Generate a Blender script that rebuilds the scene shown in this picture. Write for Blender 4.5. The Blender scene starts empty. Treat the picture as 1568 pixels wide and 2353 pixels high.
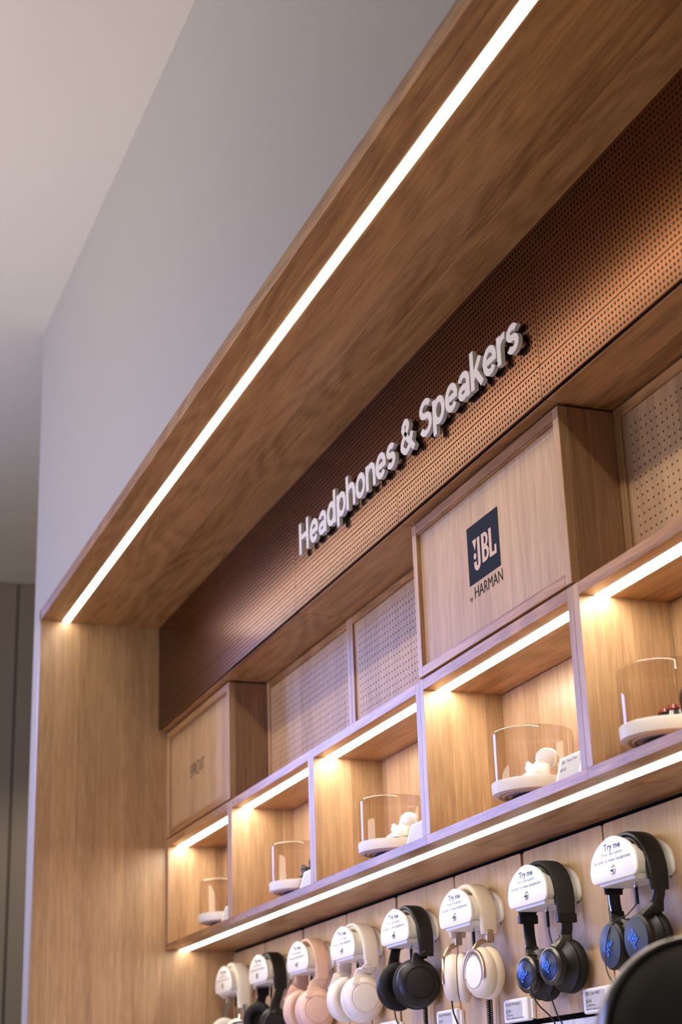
import bpy, bmesh, math, random
from mathutils import Vector, Matrix
import numpy as np
random.seed(7)
PI = math.pi
sc = bpy.context.scene
C = bpy.context.collection

# ------------------------------------------------------------ camera
cam = bpy.data.cameras.new('camera'); cam_o = bpy.data.objects.new('camera', cam); C.objects.link(cam_o)
cam.sensor_fit = 'VERTICAL'; cam.sensor_height = 36.0; cam.sensor_width = 24.0
cam.lens = 3851.98 / 2353 * 36.0
RX, RZ, RR = math.radians(110.18368), math.radians(68.86385), math.radians(-1.93341)
M = Matrix.Rotation(RZ, 4, 'Z') @ Matrix.Rotation(RX, 4, 'X') @ Matrix.Rotation(RR, 4, 'Z')
CAM = Vector((4.5569, -0.8391, 1.5518))
cam_o.matrix_world = Matrix.Translation(CAM) @ M
cam.clip_start = 0.05; cam.clip_end = 100
cam.dof.use_dof = True; cam.dof.focus_distance = 2.95; cam.dof.aperture_fstop = 4.6
sc.camera = cam_o

# ------------------------------------------------------------ world, lights, exposure
sc.view_settings.view_transform = 'Standard'; sc.view_settings.look = 'None'
sc.view_settings.exposure = 0.0; sc.view_settings.gamma = 1.0
sc.view_settings.use_curve_mapping = False
w = bpy.data.worlds.new('world'); sc.world = w; w.use_nodes = True
w.node_tree.nodes['Background'].inputs[0].default_value = (1.0, 0.95, 0.90, 1)
w.node_tree.nodes['Background'].inputs[1].default_value = 0.12
cy = sc.cycles
cy.use_denoising = True
cy.max_bounces = 8; cy.diffuse_bounces = 4; cy.glossy_bounces = 4; cy.transparent_max_bounces = 16
cy.caustics_reflective = False; cy.caustics_refractive = False; cy.sample_clamp_indirect = 6

def aim(o, target):
    o.rotation_euler = (Vector(target) - o.location).to_track_quat('-Z', 'Y').to_euler()
def area(name, loc, target, sx, sy, energy, col):
    l = bpy.data.lights.new(name, 'AREA'); l.shape = 'RECTANGLE'; l.size = sx; l.size_y = sy
    l.energy = energy; l.color = col
    o = bpy.data.objects.new(name, l); C.objects.link(o); o.location = loc; aim(o, target); return o
def spot(name, loc, target, energy, ang, col, blend=0.6, rad=0.02):
    l = bpy.data.lights.new(name, 'SPOT'); l.energy = energy; l.color = col
    l.spot_size = math.radians(ang); l.spot_blend = blend; l.shadow_soft_size = rad
    o = bpy.data.objects.new(name, l); C.objects.link(o); o.location = loc; aim(o, target); return o
# fill added high up, lights the floor so that it bounces upward
o = area('floor_bounce_fill', (2.0, -3.2, 6.4), (2.0, -3.2, 0), 5.0, 2.0, 85, (1.0, 0.88, 0.76)); o.data.spread = math.radians(70)
# spots high in an added void over the shop: they cast the sharp shadow of the soffit edge
for i, x in enumerate((1.5, 2.7, 4.0)):
    spot('track_spot', (x, -3.60, 6.28), (x - 0.4, 0.3, 2.2), 275, 46, (1.0, 0.84, 0.72), 0.4, 0.04)
# unseen fill added below the ceiling to brighten it
o = area('ceiling_fill', (0.8, -2.4, 2.6), (1.0, -0.6, 3.9), 1.6, 0.5, 30, (1.0, 0.90, 0.80)); o.data.spread = math.radians(150)
# bluish screens of the shop opposite the shelves
o = area('screen_light', (1.35, -2.3, 1.25), (1.30, 0.4, 1.9), 1.3, 0.8, 9, (0.30, 0.36, 1.0)); o.data.spread = math.radians(62)
# a large pale blue video wall on the far wall, mirrored by the laminate edges and the domes
o = area('video_wall_light', (-2.5, -1.35, 2.95), (1.4, 0.2, 2.15), 1.6, 1.2, 36, (0.30, 0.40, 1.0)); o.data.spread = math.radians(100)
spot('pier_blue_fill', (-1.0, -1.7, 1.9), (-0.06, 0.0, 2.15), 7, 40, (0.42, 0.58, 1.0), 0.8, 0.1)  # blue spot added to brighten the pier's front edge, source unknown
# a wash on the far wall
spot('wall_washer', (-1.4, 0.9, 3.7), (-2.6, 0.5, 1.3), 40, 70, (1.0, 0.86, 0.66), 0.6, 0.05)

# ------------------------------------------------------------ materials
def newmat(name):
    m = bpy.data.materials.new(name); m.use_nodes = True
    nt = m.node_tree; b = nt.nodes['Principled BSDF']; return m, nt, b
def plain(name, col, rough=0.5, metal=0.0, spec=0.5, bump=0.0, bscale=300.0, var=0.04):
    m, nt, b = newmat(name)
    b.inputs['Roughness'].default_value = rough; b.inputs['Metallic'].default_value = metal
    b.inputs['Specular IOR Level'].default_value = spec
    tc = nt.nodes.new('ShaderNodeTexCoord'); n = nt.nodes.new('ShaderNodeTexNoise')
    n.inputs['Scale'].default_value = bscale; n.inputs['Detail'].default_value = 2
    nt.links.new(tc.outputs['Object'], n.inputs['Vector'])
    mx = nt.nodes.new('ShaderNodeMix'); mx.data_type = 'RGBA'
    mx.inputs['A'].default_value = (*[c * (1 - var) for c in col], 1); mx.inputs['B'].default_value = (*[min(1, c * (1 + var)) for c in col], 1)
    nt.links.new(n.outputs['Fac'], mx.inputs['Factor']); nt.links.new(mx.outputs['Result'], b.inputs['Base Color'])
    if bump:
        bp = nt.nodes.new('ShaderNodeBump'); bp.inputs['Strength'].default_value = bump; bp.inputs['Distance'].default_value = 0.0005
        nt.links.new(n.outputs['Fac'], bp.inputs['Height']); nt.links.new(bp.outputs['Normal'], b.inputs['Normal'])
    return m
def emis(name, col, s):
    m, nt, b = newmat(name)
    b.inputs['Base Color'].default_value = (0.8, 0.8, 0.8, 1)
    b.inputs['Emission Color'].default_value = (*col, 1); b.inputs['Emission Strength'].default_value = s
    return m
def math_n(nt, op, a, b=None, c=None):
    n = nt.nodes.new('ShaderNodeMath'); n.operation = op
    for i, v in enumerate((a, b, c)):
        if v is None: continue
        if isinstance(v, (int, float)): n.inputs[i].default_value = v
        else: nt.links.new(v, n.inputs[i])
    return n.outputs[0]
def wood(name, grain, light=(0.50, 0.305, 0.16), dark=(0.20, 0.10, 0.045), stave=0.075, rough=0.36, contrast=1.0, figure=0.25):
    m, nt, b = newmat(name); L = nt.links
    tc = nt.nodes.new('ShaderNodeTexCoord'); oi = nt.nodes.new('ShaderNodeObjectInfo')
    sp = nt.nodes.new('ShaderNodeSeparateXYZ'); L.new(tc.outputs['Object'], sp.inputs[0])
    ax = {'X': 0, 'Y': 1, 'Z': 2}[grain]
    off = math_n(nt, 'MULTIPLY', oi.outputs['Random'], 7.3)
    g = math_n(nt, 'ADD', sp.outputs[ax], off)
    others = [sp.outputs[i] for i in range(3) if i != ax]
    p = math_n(nt, 'ADD', math_n(nt, 'ADD', others[0], others[1]), off)
    # staves of the veneer
    v = nt.nodes.new('ShaderNodeTexVoronoi'); v.voronoi_dimensions = '1D'; v.inputs['Scale'].default_value = 1.0
    L.new(math_n(nt, 'DIVIDE', p, stave), v.inputs['W'])
    sv = nt.nodes.new('ShaderNodeSeparateColor'); L.new(v.outputs['Color'], sv.inputs[0])
    def noise(ps, gs, detail=3, rough_=0.6, shift=0.0):
        cb = nt.nodes.new('ShaderNodeCombineXYZ')
        L.new(math_n(nt, 'MULTIPLY', p, ps), cb.inputs[0]); L.new(math_n(nt, 'MULTIPLY', g, gs), cb.inputs[1])
        L.new(math_n(nt, 'MULTIPLY', sv.outputs[1], 9.0), cb.inputs[2])
        n = nt.nodes.new('ShaderNodeTexNoise'); n.inputs['Scale'].default_value = 1.0
        n.inputs['Detail'].default_value = detail; n.inputs['Roughness'].default_value = rough_
        L.new(cb.outputs[0], n.inputs['Vector']); return n.outputs['Fac']
    broad = noise(26, 1.1, 2); mid = noise(110, 2.6, 3); fine = noise(620, 14, 2, 0.7)
    # cathedral figure
    fig = math_n(nt, 'SINE', math_n(nt, 'MULTIPLY', noise(9, 1.4, 1, 0.4), 60.0))
    v2 = nt.nodes.new('ShaderNodeTexVoronoi'); v2.voronoi_dimensions = '1D'; v2.feature = 'DISTANCE_TO_EDGE'; v2.inputs['Scale'].default_value = 1.0
    L.new(math_n(nt, 'DIVIDE', p, stave), v2.inputs['W'])
    seam = math_n(nt, 'MULTIPLY', math_n(nt, 'LESS_THAN', v2.outputs['Distance'], 0.022), 0.16)
    t = math_n(nt, 'ADD', math_n(nt, 'MULTIPLY', sv.outputs[0], 0.30), math_n(nt, 'SUBTRACT', seam, 0.04))
    t = math_n(nt, 'ADD', t, math_n(nt, 'MULTIPLY', broad, 0.36))
    t = math_n(nt, 'ADD', t, math_n(nt, 'MULTIPLY', mid, 0.50))
    t = math_n(nt, 'ADD', t, math_n(nt, 'MULTIPLY', fig, 0.05 * figure * 4))
    t = math_n(nt, 'ADD', t, math_n(nt, 'MULTIPLY', math_n(nt, 'SUBTRACT', fine, 0.5), 1.1))
    t = math_n(nt, 'ADD', math_n(nt, 'MULTIPLY', math_n(nt, 'SUBTRACT', t, 0.54), 1.15 * contrast), 0.54)
    r = nt.nodes.new('ShaderNodeValToRGB'); L.new(t, r.inputs[0])
    r.color_ramp.elements[0].position = 0.0; r.color_ramp.elements[0].color = (*dark, 1)
    r.color_ramp.elements[1].position = 1.0; r.color_ramp.elements[1].color = (*light, 1)
    L.new(r.outputs['Color'], b.inputs['Base Color'])
    b.inputs['Roughness'].default_value = rough
    bp = nt.nodes.new('ShaderNodeBump'); bp.inputs['Strength'].default_value = 0.25; bp.inputs['Distance'].default_value = 0.0004
    L.new(fine, bp.inputs['Height']); L.new(bp.outputs['Normal'], b.inputs['Normal'])
    return m
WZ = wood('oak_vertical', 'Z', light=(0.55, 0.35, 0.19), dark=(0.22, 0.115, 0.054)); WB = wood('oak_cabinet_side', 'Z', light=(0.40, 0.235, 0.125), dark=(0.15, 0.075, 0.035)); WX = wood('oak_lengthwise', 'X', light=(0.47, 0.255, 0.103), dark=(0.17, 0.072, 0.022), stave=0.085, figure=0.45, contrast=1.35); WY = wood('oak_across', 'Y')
WS = wood('oak_panel', 'Z', light=(0.52, 0.335, 0.18), dark=(0.24, 0.135, 0.062), stave=0.06, contrast=1.0, rough=0.5)
WP = wood('oak_display_wall', 'Z', light=(0.60, 0.42, 0.245), dark=(0.33, 0.205, 0.105), stave=0.06, contrast=0.85, rough=0.5)
FASC = plain('bronze_metal', (0.20, 0.076, 0.026), 0.24, 1.0, 0.5, var=0.03, bscale=40)
BLACK = plain('black_gap', (0.004, 0.0035, 0.003), 0.9, spec=0.05)
PLASTER = plain('white_plaster', (0.44, 0.415, 0.395), 0.85, bump=0.1, bscale=60, var=0.01)
CEIL = plain('ceiling_paint', (0.74, 0.71, 0.68), 0.9, var=0.01, bscale=5)
GREYW = plain('grey_wall_panel', (0.34, 0.29, 0.25), 0.8, var=0.05, bscale=30)
FLOORM = plain('floor_tile', (0.72, 0.66, 0.60), 0.5, var=0.05, bscale=3)
LED = emis('led_diffuser', (1.0, 0.90, 0.74), 20.0)
LEDU = emis('led_diffuser_underside', (1.0, 0.90, 0.75), 16.0)
LEDN = emis('led_diffuser_niche', (1.0, 0.92, 0.77), 46.0)
SIGN = plain('sign_offwhite', (0.64, 0.585, 0.53), 0.55)
WPL = plain('white_gloss_plastic', (0.84, 0.82, 0.78), 0.28)
WPM = plain('white_matt_plastic', (0.80, 0.77, 0.72), 0.45)
BASEM = plain('dome_base_plastic', (0.62, 0.58, 0.54), 0.45)
NAVY = plain('navy_print', (0.012, 0.022, 0.075), 0.5)
DNAVY = plain('logo_navy', (0.010, 0.013, 0.022), 0.8, spec=0.15)
DARKP = plain('dark_print', (0.02, 0.018, 0.015), 0.8, spec=0.15)
WOODP = plain('oak_coloured_print', (0.50, 0.34, 0.23), 0.5)
CHROME = plain('chrome', (0.75, 0.72, 0.68), 0.18, 1.0)
GOLD = plain('champagne_metal', (0.52, 0.40, 0.30), 0.32, 1.0)
BMAT = plain('black_matt', (0.010, 0.009, 0.008), 0.42, spec=0.35, bump=0.1, bscale=900)
BSOFT = plain('black_cushion', (0.009, 0.008, 0.0075), 0.62, spec=0.3, bump=0.3, bscale=500)
BGREY = plain('grey_lining', (0.16, 0.15, 0.14), 0.6)
BFAB = plain('black_fabric', (0.009, 0.009, 0.009), 0.85, bump=1.0, bscale=500, var=0.5)
_nt = BFAB.node_tree; _b = _nt.nodes['Principled BSDF']; _tc = _nt.nodes.new('ShaderNodeTexCoord'); _w = []
for _rz in (0.6, -0.6):
    _mp = _nt.nodes.new('ShaderNodeMapping'); _mp.inputs['Rotation'].default_value = (_rz, 0, 0); _wv = _nt.nodes.new('ShaderNodeTexWave'); _wv.bands_direction = 'Y'; _wv.inputs['Scale'].default_value = 190; _wv.inputs['Distortion'].default_value = 1.0
    _nt.links.new(_tc.outputs['Object'], _mp.inputs[0]); _nt.links.new(_mp.outputs[0], _wv.inputs[0]); _w.append(_wv.outputs['Fac'])
_f = math_n(_nt, 'POWER', math_n(_nt, 'MULTIPLY', _w[0], _w[1]), 3.0); _mx = _nt.nodes.new('ShaderNodeMix'); _mx.data_type = 'RGBA'
_mx.inputs['A'].default_value = (0.006, 0.006, 0.006, 1); _mx.inputs['B'].default_value = (0.16, 0.15, 0.14, 1)
_nt.links.new(_f, _mx.inputs['Factor']); _nt.links.new(_mx.outputs['Result'], _b.inputs['Base Color'])
BGLOSS = plain('black_gloss', (0.010, 0.010, 0.012), 0.16)
FACEB = plain('blue_black_face', (0.010, 0.020, 0.060), 0.34, 0.3)
RINGM = plain('gunmetal_ring', (0.10, 0.095, 0.09), 0.3, 0.8)
FACEG = plain('slate_face', (0.045, 0.055, 0.075), 0.42, 0.3)
BLUE = plain('blue_print', (0.04, 0.16, 0.75), 0.4)
PINK = plain('pink_plastic', (0.74, 0.49, 0.38), 0.42)
PINKC = plain('pink_cushion', (0.70, 0.46, 0.35), 0.6)
CREAM = plain('cream_plastic', (0.72, 0.63, 0.50), 0.45)
CREAMC = plain('cream_cushion', (0.70, 0.61, 0.48), 0.62, bump=0.2, bscale=400)
OFFW = plain('offwhite_plastic', (0.78, 0.70, 0.62), 0.42)
OFFWC = plain('offwhite_cushion', (0.80, 0.72, 0.63), 0.6)
WHITEC = plain('white_cushion', (0.76, 0.70, 0.60), 0.6)
INK = plain('eink_screen', (0.46, 0.45, 0.43), 0.45)
REDM = plain('red_gloss', (0.18, 0.01, 0.01), 0.25)
EARW = plain('earbud_white', (0.88, 0.86, 0.82), 0.25)
def glass():
    m = bpy.data.materials.new('clear_acrylic'); m.use_nodes = True; nt = m.node_tree
    nt.nodes.remove(nt.nodes['Principled BSDF']); out = nt.nodes['Material Output']
    tr = nt.nodes.new('ShaderNodeBsdfTransparent'); tr.inputs[0].default_value = (0.955, 0.93, 0.91, 1)
    gl = nt.nodes.new('ShaderNodeBsdfGlossy'); gl.inputs['Roughness'].default_value = 0.03
    lw = nt.nodes.new('ShaderNodeLayerWeight'); lw.inputs[0].default_value = 0.5
    class fr: outputs = [math_n(nt, 'ADD', math_n(nt, 'MULTIPLY', math_n(nt, 'POWER', lw.outputs['Facing'], 5.0), 0.85), 0.032)]
    mx = nt.nodes.new('ShaderNodeMixShader')
    nt.links.new(fr.outputs[0], mx.inputs[0]); nt.links.new(tr.outputs[0], mx.inputs[1]); nt.links.new(gl.outputs[0], mx.inputs[2])
    nt.links.new(mx.outputs[0], out.inputs[0]); return m
GLASS = glass()

# ------------------------------------------------------------ helpers
def obj(name, bm, mat, parent=None, loc=(0, 0, 0), rot=(0, 0, 0), smooth=False, label=None):
    me = bpy.data.meshes.new(name)
    if isinstance(bm, tuple):
        me.from_pydata(bm[0], [], bm[1])
    else:
        bmesh.ops.recalc_face_normals(bm, faces=bm.faces); bm.to_mesh(me); bm.free()
    me.materials.append(mat)
    if smooth:
        me.polygons.foreach_set('use_smooth', [True] * len(me.polygons))
        if smooth != 'all':
            try: me.set_sharp_from_angle(angle=math.radians(38))
            except Exception: pass
    o = bpy.data.objects.new(name, me); C.objects.link(o)
    o.location = loc; o.rotation_euler = rot
    if parent: o.parent = parent
    if label: o['label'] = label
    return o
def thing(name, label, cat, loc=(0, 0, 0), group=None, rot=(0, 0, 0)):
    o = bpy.data.objects.new(name, None); C.objects.link(o); o.empty_display_size = 0.05
    o.location = loc; o.rotation_euler = rot; o['label'] = label; o['category'] = cat
    if group: o['group'] = group
    return o
def structure(o): o['kind'] = 'structure'; return o
def copy_tree(o, parent=None):
    c = o.copy(); C.objects.link(c)
    if parent: c.parent = parent
    for ch in list(o.children): copy_tree(ch, c)
    return c
def B(bm, x0, x1, y0, y1, z0, z1, bev=0.0):
    vs = [bm.verts.new((x, y, z)) for x in (x0, x1) for y in (y0, y1) for z in (z0, z1)]
    fs = [bm.faces.new([vs[i] for i in f]) for f in ((0, 1, 3, 2), (4, 6, 7, 5), (0, 4, 5, 1), (2, 3, 7, 6), (0, 2, 6, 4), (1, 5, 7, 3))]
    if bev:
        es = {e for f in fs for e in f.edges}
        bmesh.ops.bevel(bm, geom=list(es), offset=bev, segments=1, affect='EDGES', profile=0.5)
    return bm
def box(x0, x1, y0, y1, z0, z1, bev=0.0): return B(bmesh.new(), x0, x1, y0, y1, z0, z1, bev)
def prism(poly, y0, y1, bm=None):
    """outline in XZ extruded along Y"""
    bm = bm or bmesh.new()
    a = [bm.verts.new((x, y0, z)) for x, z in poly]; b = [bm.verts.new((x, y1, z)) for x, z in poly]
    bm.faces.new(a); bm.faces.new(b[::-1]); n = len(poly)
    for i in range(n): bm.faces.new((a[i], b[i], b[(i + 1) % n], a[(i + 1) % n]))
    return bm
def lathe(prof, seg=40, axis='Z', sy=1.0, sz=1.0, bm=None):
    """profile of (axial, radius)"""
    bm = bm or bmesh.new(); rings = []
    for a, r in prof:
        ring = []
        if r < 1e-6:
            ring = [bm.verts.new((a, 0, 0) if axis == 'X' else (0, 0, a))]
        else:
            for i in range(seg):
                t = 2 * PI * i / seg; c, s = r * math.cos(t) * sy, r * math.sin(t) * sz
                ring.append(bm.verts.new((a, c, s) if axis == 'X' else (c, s, a)))
        rings.append(ring)
    for r0, r1 in zip(rings, rings[1:]):
        for i in range(seg):
            j = (i + 1) % seg
            if len(r0) == 1 and len(r1) == 1: continue
            if len(r0) == 1: bm.faces.new((r0[0], r1[i], r1[j]))
            elif len(r1) == 1: bm.faces.new((r0[i], r1[0], r0[j]))
            else: bm.faces.new((r0[i], r1[i], r1[j], r0[j]))
    return bm
def sweep(path, side, ws, ts, n=12, sq=3.0, bm=None, closed=False):
    """superelliptic section swept along path; side = direction of the width; ws/ts half width/half thickness per point"""
    bm = bm or bmesh.new(); P = [Vector(p) for p in path]; rings = []; N = len(P)
    for i, p in enumerate(P):
        t = (P[min(i + 1, N - 1)] - P[max(i - 1, 0)]).normalized()
        s = (Vector(side) - t * Vector(side).dot(t)).normalized(); u = t.cross(s)
        w_, t_ = (ws[i] if hasattr(ws, '__len__') else ws), (ts[i] if hasattr(ts, '__len__') else ts)
        ring = []
        for k in range(n):
            a = 2 * PI * (k + 0.5) / n; ca, sa = math.cos(a), math.sin(a)
            ring.append(bm.verts.new(p + s * w_ * math.copysign(abs(ca) ** (2 / sq), ca) + u * t_ * math.copysign(abs(sa) ** (2 / sq), sa)))
        rings.append(ring)
    for r0, r1 in zip(rings, rings[1:]):
        for k in range(n): bm.faces.new((r0[k], r0[(k + 1) % n], r1[(k + 1) % n], r1[k]))
    bm.faces.new(rings[0][::-1]); bm.faces.new(rings[-1]); return bm
def tube(path, r, n=8, bm=None):
    P = [Vector(p) for p in path]; d = (P[-1] - P[0]).normalized()
    side = Vector((0, 1, 0)) if abs(d.y) < 0.8 else Vector((1, 0, 0))
    return sweep(path, side, r, r, n, 2.0, bm)
def crom(pts, k=6):
    P = [Vector(p) for p in pts]; P = [P[0] * 2 - P[1]] + P + [P[-1] * 2 - P[-2]]; out = []
    for i in range(1, len(P) - 2):
        a, b, c, d = P[i - 1:i + 3]
        for j in range(k):
            t = j / k
            out.append(0.5 * ((2 * b) + (c - a) * t + (2 * a - 5 * b + 4 * c - d) * t * t + (3 * b - a - 3 * c + d) * t ** 3))
    out.append(P[-2]); return out
def text_mesh(s, size, offset=0.0, sx=1.0, align='CENTER'):
    """flat text in the XZ plane, facing -Y, as (verts, faces)"""
    cu = bpy.data.curves.new('t', 'FONT'); cu.body = s; cu.size = size; cu.offset = offset; cu.align_x = align; cu.fill_mode = 'FRONT'
    cu.resolution_u = 3
    o = bpy.data.objects.new('t', cu); C.objects.link(o)
    dg = bpy.context.evaluated_depsgraph_get(); me = bpy.data.meshes.new_from_object(o.evaluated_get(dg))
    v = [(p.co.x * sx, 0.0, p.co.y) for p in me.vertices]; f = [tuple(q.vertices) for q in me.polygons]
    bpy.data.objects.remove(o); bpy.data.curves.remove(cu); bpy.data.meshes.remove(me)
    return v, f
def merge(*vf):
    V, F = [], []
    for v, f, (dx, dy, dz) in vf:
        n = len(V); V += [(a + dx, b + dy, c + dz) for a, b, c in v]; F += [tuple(i + n for i in q) for q in f]
    return V, F
def perf_sheet(name, x0, x1, z0, z1, y, pitch, r, thick, mat, parent, margin=(0, 0, 0, 0), ox=0.0, oz=0.0, seg=8):
    """a real perforated sheet: square tiles, each with its own hole, plus a rim; margins are left solid (l, r, b, t)"""
    nx = int((x1 - x0 - margin[0] - margin[1]) / pitch + 1e-6); nz = int((z1 - z0 - margin[2] - margin[3]) / pitch + 1e-6)
    ax = x0 + margin[0] + ((x1 - x0 - margin[0] - margin[1]) - nx * pitch) / 2
    az = z0 + margin[2] + ((z1 - z0 - margin[2] - margin[3]) - nz * pitch) / 2
    h = pitch / 2
    # outer ring of a tile: 8 points matching the 8 points of the hole
    outer = [(h, 0), (h, h), (0, h), (-h, h), (-h, 0), (-h, -h), (0, -h), (h, -h)]
    inner = [(r * math.cos(PI / 4 * k), r * math.sin(PI / 4 * k)) for k in range(8)]
    base = np.array([(a, 0, b) for a, b in outer] + [(a, 0, b) for a, b in inner] + [(a, thick, b) for a, b in inner])
    fb = []
    for k in range(8):
        j = (k + 1) % 8
        fb.append((k, j, 8 + j, 8 + k)); fb.append((8 + k, 8 + j, 16 + j, 16 + k))
    fb = np.array(fb)
    cx = ax + pitch * (np.arange(nx) + 0.5); cz = az + pitch * (np.arange(nz) + 0.5)
    X, Z = np.meshgrid(cx, cz); cen = np.stack([X.ravel(), np.full(X.size, y), Z.ravel()], 1)
    V = (cen[:, None, :] + base[None]).reshape(-1, 3); F = (np.arange(len(cen))[:, None, None] * 24 + fb[None]).reshape(-1, 4)
    V = V.tolist(); F = F.tolist()
    bx, bz = ax + nx * pitch, az + nz * pitch; n = len(V)
    o4 = [(x0, z0), (x1, z0), (x1, z1), (x0, z1)]; i4 = [(ax, az), (bx, az), (bx, bz), (ax, bz)]
    V += [(a, y, b) for a, b in o4] + [(a, y, b) for a, b in i4] + [(a, y + thick, b) for a, b in o4]
    for k in range(4):
        j = (k + 1) % 4
        F.append([n + k, n + j, n + 4 + j, n + 4 + k]); F.append([n + k, n + 8 + k, n + 8 + j, n + j])
    return obj(name, (V, F), mat, parent)

# ------------------------------------------------------------ dimensions (metres)
ZS = 2.93; D1 = 0.3437; D2 = 0.4695; D3 = 0.56; YF = 0.3695
ZP = 2.6253; ZT = 2.3195; ZB = 2.021; XR = 4.2; U = 0.6
XU = [-0.001 + U * k for k in range(8)]
XW = -0.1; ZC = 3.88

# ------------------------------------------------------------ setting
structure(obj('floor', box(-2.7, 7, -5, 3, -0.05, 0), FLOORM))
bmc = bmesh.new(); B(bmc, -2.7, 7, -1.02, 3, ZC, ZC + 0.05); B(bmc, -2.7, 7, -1.02, -0.98, ZC + 0.05, 6.6); B(bmc, -2.7, 7, -5, -0.93, 6.6, 6.65)  # unseen slab edge and riser, placed to block the spots from the white wall
structure(obj('ceiling', bmc, CEIL))
wf = structure(obj('wall_far', box(-2.75, -2.62, -5, 3, 0, ZC), BLACK))
yy = -5.0
while yy < 3:
    obj('panel', box(-2.62, -2.60, yy + 0.004, yy + 0.996, 0.02, ZC - 0.003, 0.002), GREYW, wf); yy += 1.0
for ch in wf.children: ch.location.y = 0.376
# white bulkhead: block over the alcove and its left pier
bmw = bmesh.new()
B(bmw, XW, 7.0, 0.0, 1.2, 2.9613, ZC); B(bmw, XW, -0.02, 0.0, 1.2, 0.0, 2.9613)
structure(obj('wall_front', bmw, PLASTER))
# oak lining of the alcove
structure(obj('wall_side', box(-0.02, 0.0, 0.0, 0.62, 0.0, ZS), WZ))
sf = structure(obj('ceiling_alcove', box(0, XR + 2.2, 0.0, 0.062, ZS, 2.961), WX))
obj('board', box(0, XR + 2.2, 0.0822, 0.215, ZS, 2.955), WX, sf)
obj('board', box(0, XR + 2.2, 0.2152, D1 + 0.02, ZS, 2.955), WX, sf)
obj('channel', box(0, XR + 2.2, 0.062, 0.0822, ZS + 0.004, 2.955), BLACK, sf)
st = thing('light_strip', 'long bright warm white light strip set in the top wooden soffit', 'light', (0, 0.0721, ZS))
obj('diffuser', box(0.006, XR + 2.2, -0.0095, 0.0095, -0.0008, 0.003), LED, st)
# lower soffit between the perforated fascia and the back panels
ls = structure(obj('trim_soffit', box(0, XR + 2, D1 + 0.004, D2 + 0.03, ZP + 0.012, ZP + 0.03), BLACK))
for k in range(7):
    obj('panel', box(XU[k] + 0.0015 if k else 0, XU[k + 1], D1 + 0.007, D2 + 0.025, ZP - 0.0, ZP + 0.012, 0.0006), WX, ls)
# blind wall behind everything
structure(obj('wall_back', box(0, XR + 2, D3 + 0.012, D3 + 0.06, 0.0, ZS), BLACK))

# ------------------------------------------------------------ perforated bronze fascia
pf = thing('perforated_fascia', 'dark bronze perforated fascia of many small round holes behind the raised lettering', 'fascia', (0, D1, ZP))
ZQ, ZR = 2.6859 - ZP, 2.8686 - ZP; top = ZS - ZP
g_ = 0.0011
low = [0] + XU[1:8]; mids = [0, XU[2], XU[4], XU[6]]; ups = [0, XU[1], XU[3], XU[5], XU[7]]
for a, b in zip(low, low[1:]): perf_sheet('panel', a + g_, b - g_, 0.0035, ZQ - g_, 0, 0.0102, 0.0026, 0.004, FASC, pf, (0.002,) * 4)
for a, b in zip(mids, mids[1:]): perf_sheet('panel', a + g_, b - g_, ZQ + g_, ZR - g_ * 0.6, 0, 0.0102, 0.0026, 0.004, FASC, pf, (0.002,) * 4)
for a, b in zip(ups, ups[1:]): perf_sheet('panel', a + g_, b - g_, ZR + g_ * 0.6, top, 0, 0.0102, 0.0026, 0.004, FASC, pf, (0.002,) * 4)
obj('backing', box(0, XU[7], 0.0065, 0.010, 0.002, top), BLACK, pf)

# ------------------------------------------------------------ raised lettering
def arc(cx, cy, rx, ry, a0, a1, n=14):
    return [(cx + rx * math.cos(math.radians(a0 + (a1 - a0) * i / n)), cy + ry * math.sin(math.radians(a0 + (a1 - a0) * i / n))) for i in range(n + 1)]
SW = 0.165
def glyph(c):
    if c == 'H': return [[(.09, 0), (.09, 1)], [(.62, 0), (.62, 1)], [(.09, .52), (.62, .52)]], .80
    if c == 'o': return [arc(.32, .365, .225, .29, 0, 360, 26)], .66
    if c == 'e': return [arc(.31, .365, .225, .29, 2, 318, 26), [(.10, .36), (.60, .36)]], .64
    if c == 'a': return [arc(.255, .205, .165, .13, 0, 360, 20), [(.475, 0), (.475, .46)], arc(.275, .455, .20, .195, 0, 158, 14)], .61
    if c == 'd': return [arc(.30, .365, .215, .29, 0, 360, 26), [(.53, 0), (.53, 1.02)]], .66
    if c == 'p': return [arc(.34, .365, .215, .29, 0, 360, 26), [(.10, -.22), (.10, .735)]], .66
    if c == 'h': return [[(.09, 0), (.09, 1.02)], arc(.30, .44, .21, .215, 180, 0, 14) + [(.51, 0)]], .62
    if c == 'n': return [[(.09, 0), (.09, .735)], arc(.30, .44, .21, .215, 180, 0, 14) + [(.51, 0)]], .62
    if c == 's': return [arc(.27, .515, .165, .135, 22, 270, 14) + arc(.27, .235, .175, .155, 88, -158, 14)], .55
    if c == 'S': return [arc(.34, .735, .225, .19, 18, 270, 16) + arc(.34, .31, .245, .235, 88, -160, 16)], .69
    if c == 'k': return [[(.09, 0), (.09, 1.02)], [(.10, .27), (.47, .735)], [(.235, .44), (.52, 0)]], .58
    if c == 'r': return [[(.09, 0), (.09, .735)], arc(.33, .40, .24, .25, 180, 82, 10)], .41
    if c == '&':
        q = lambda P: [(p.x, p.y) for p in crom([(a, b, 0) for a, b in P], 5)]
        return [q([(.76, 0), (.48, .33), (.23, .64), (.19, .79), (.33, .915), (.46, .79), (.39, .64), (.28, .53)]), q([(.30, .55), (.15, .42), (.10, .25), (.30, .085), (.53, .2), (.66, .50)])], .80
    return [], .27
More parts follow.
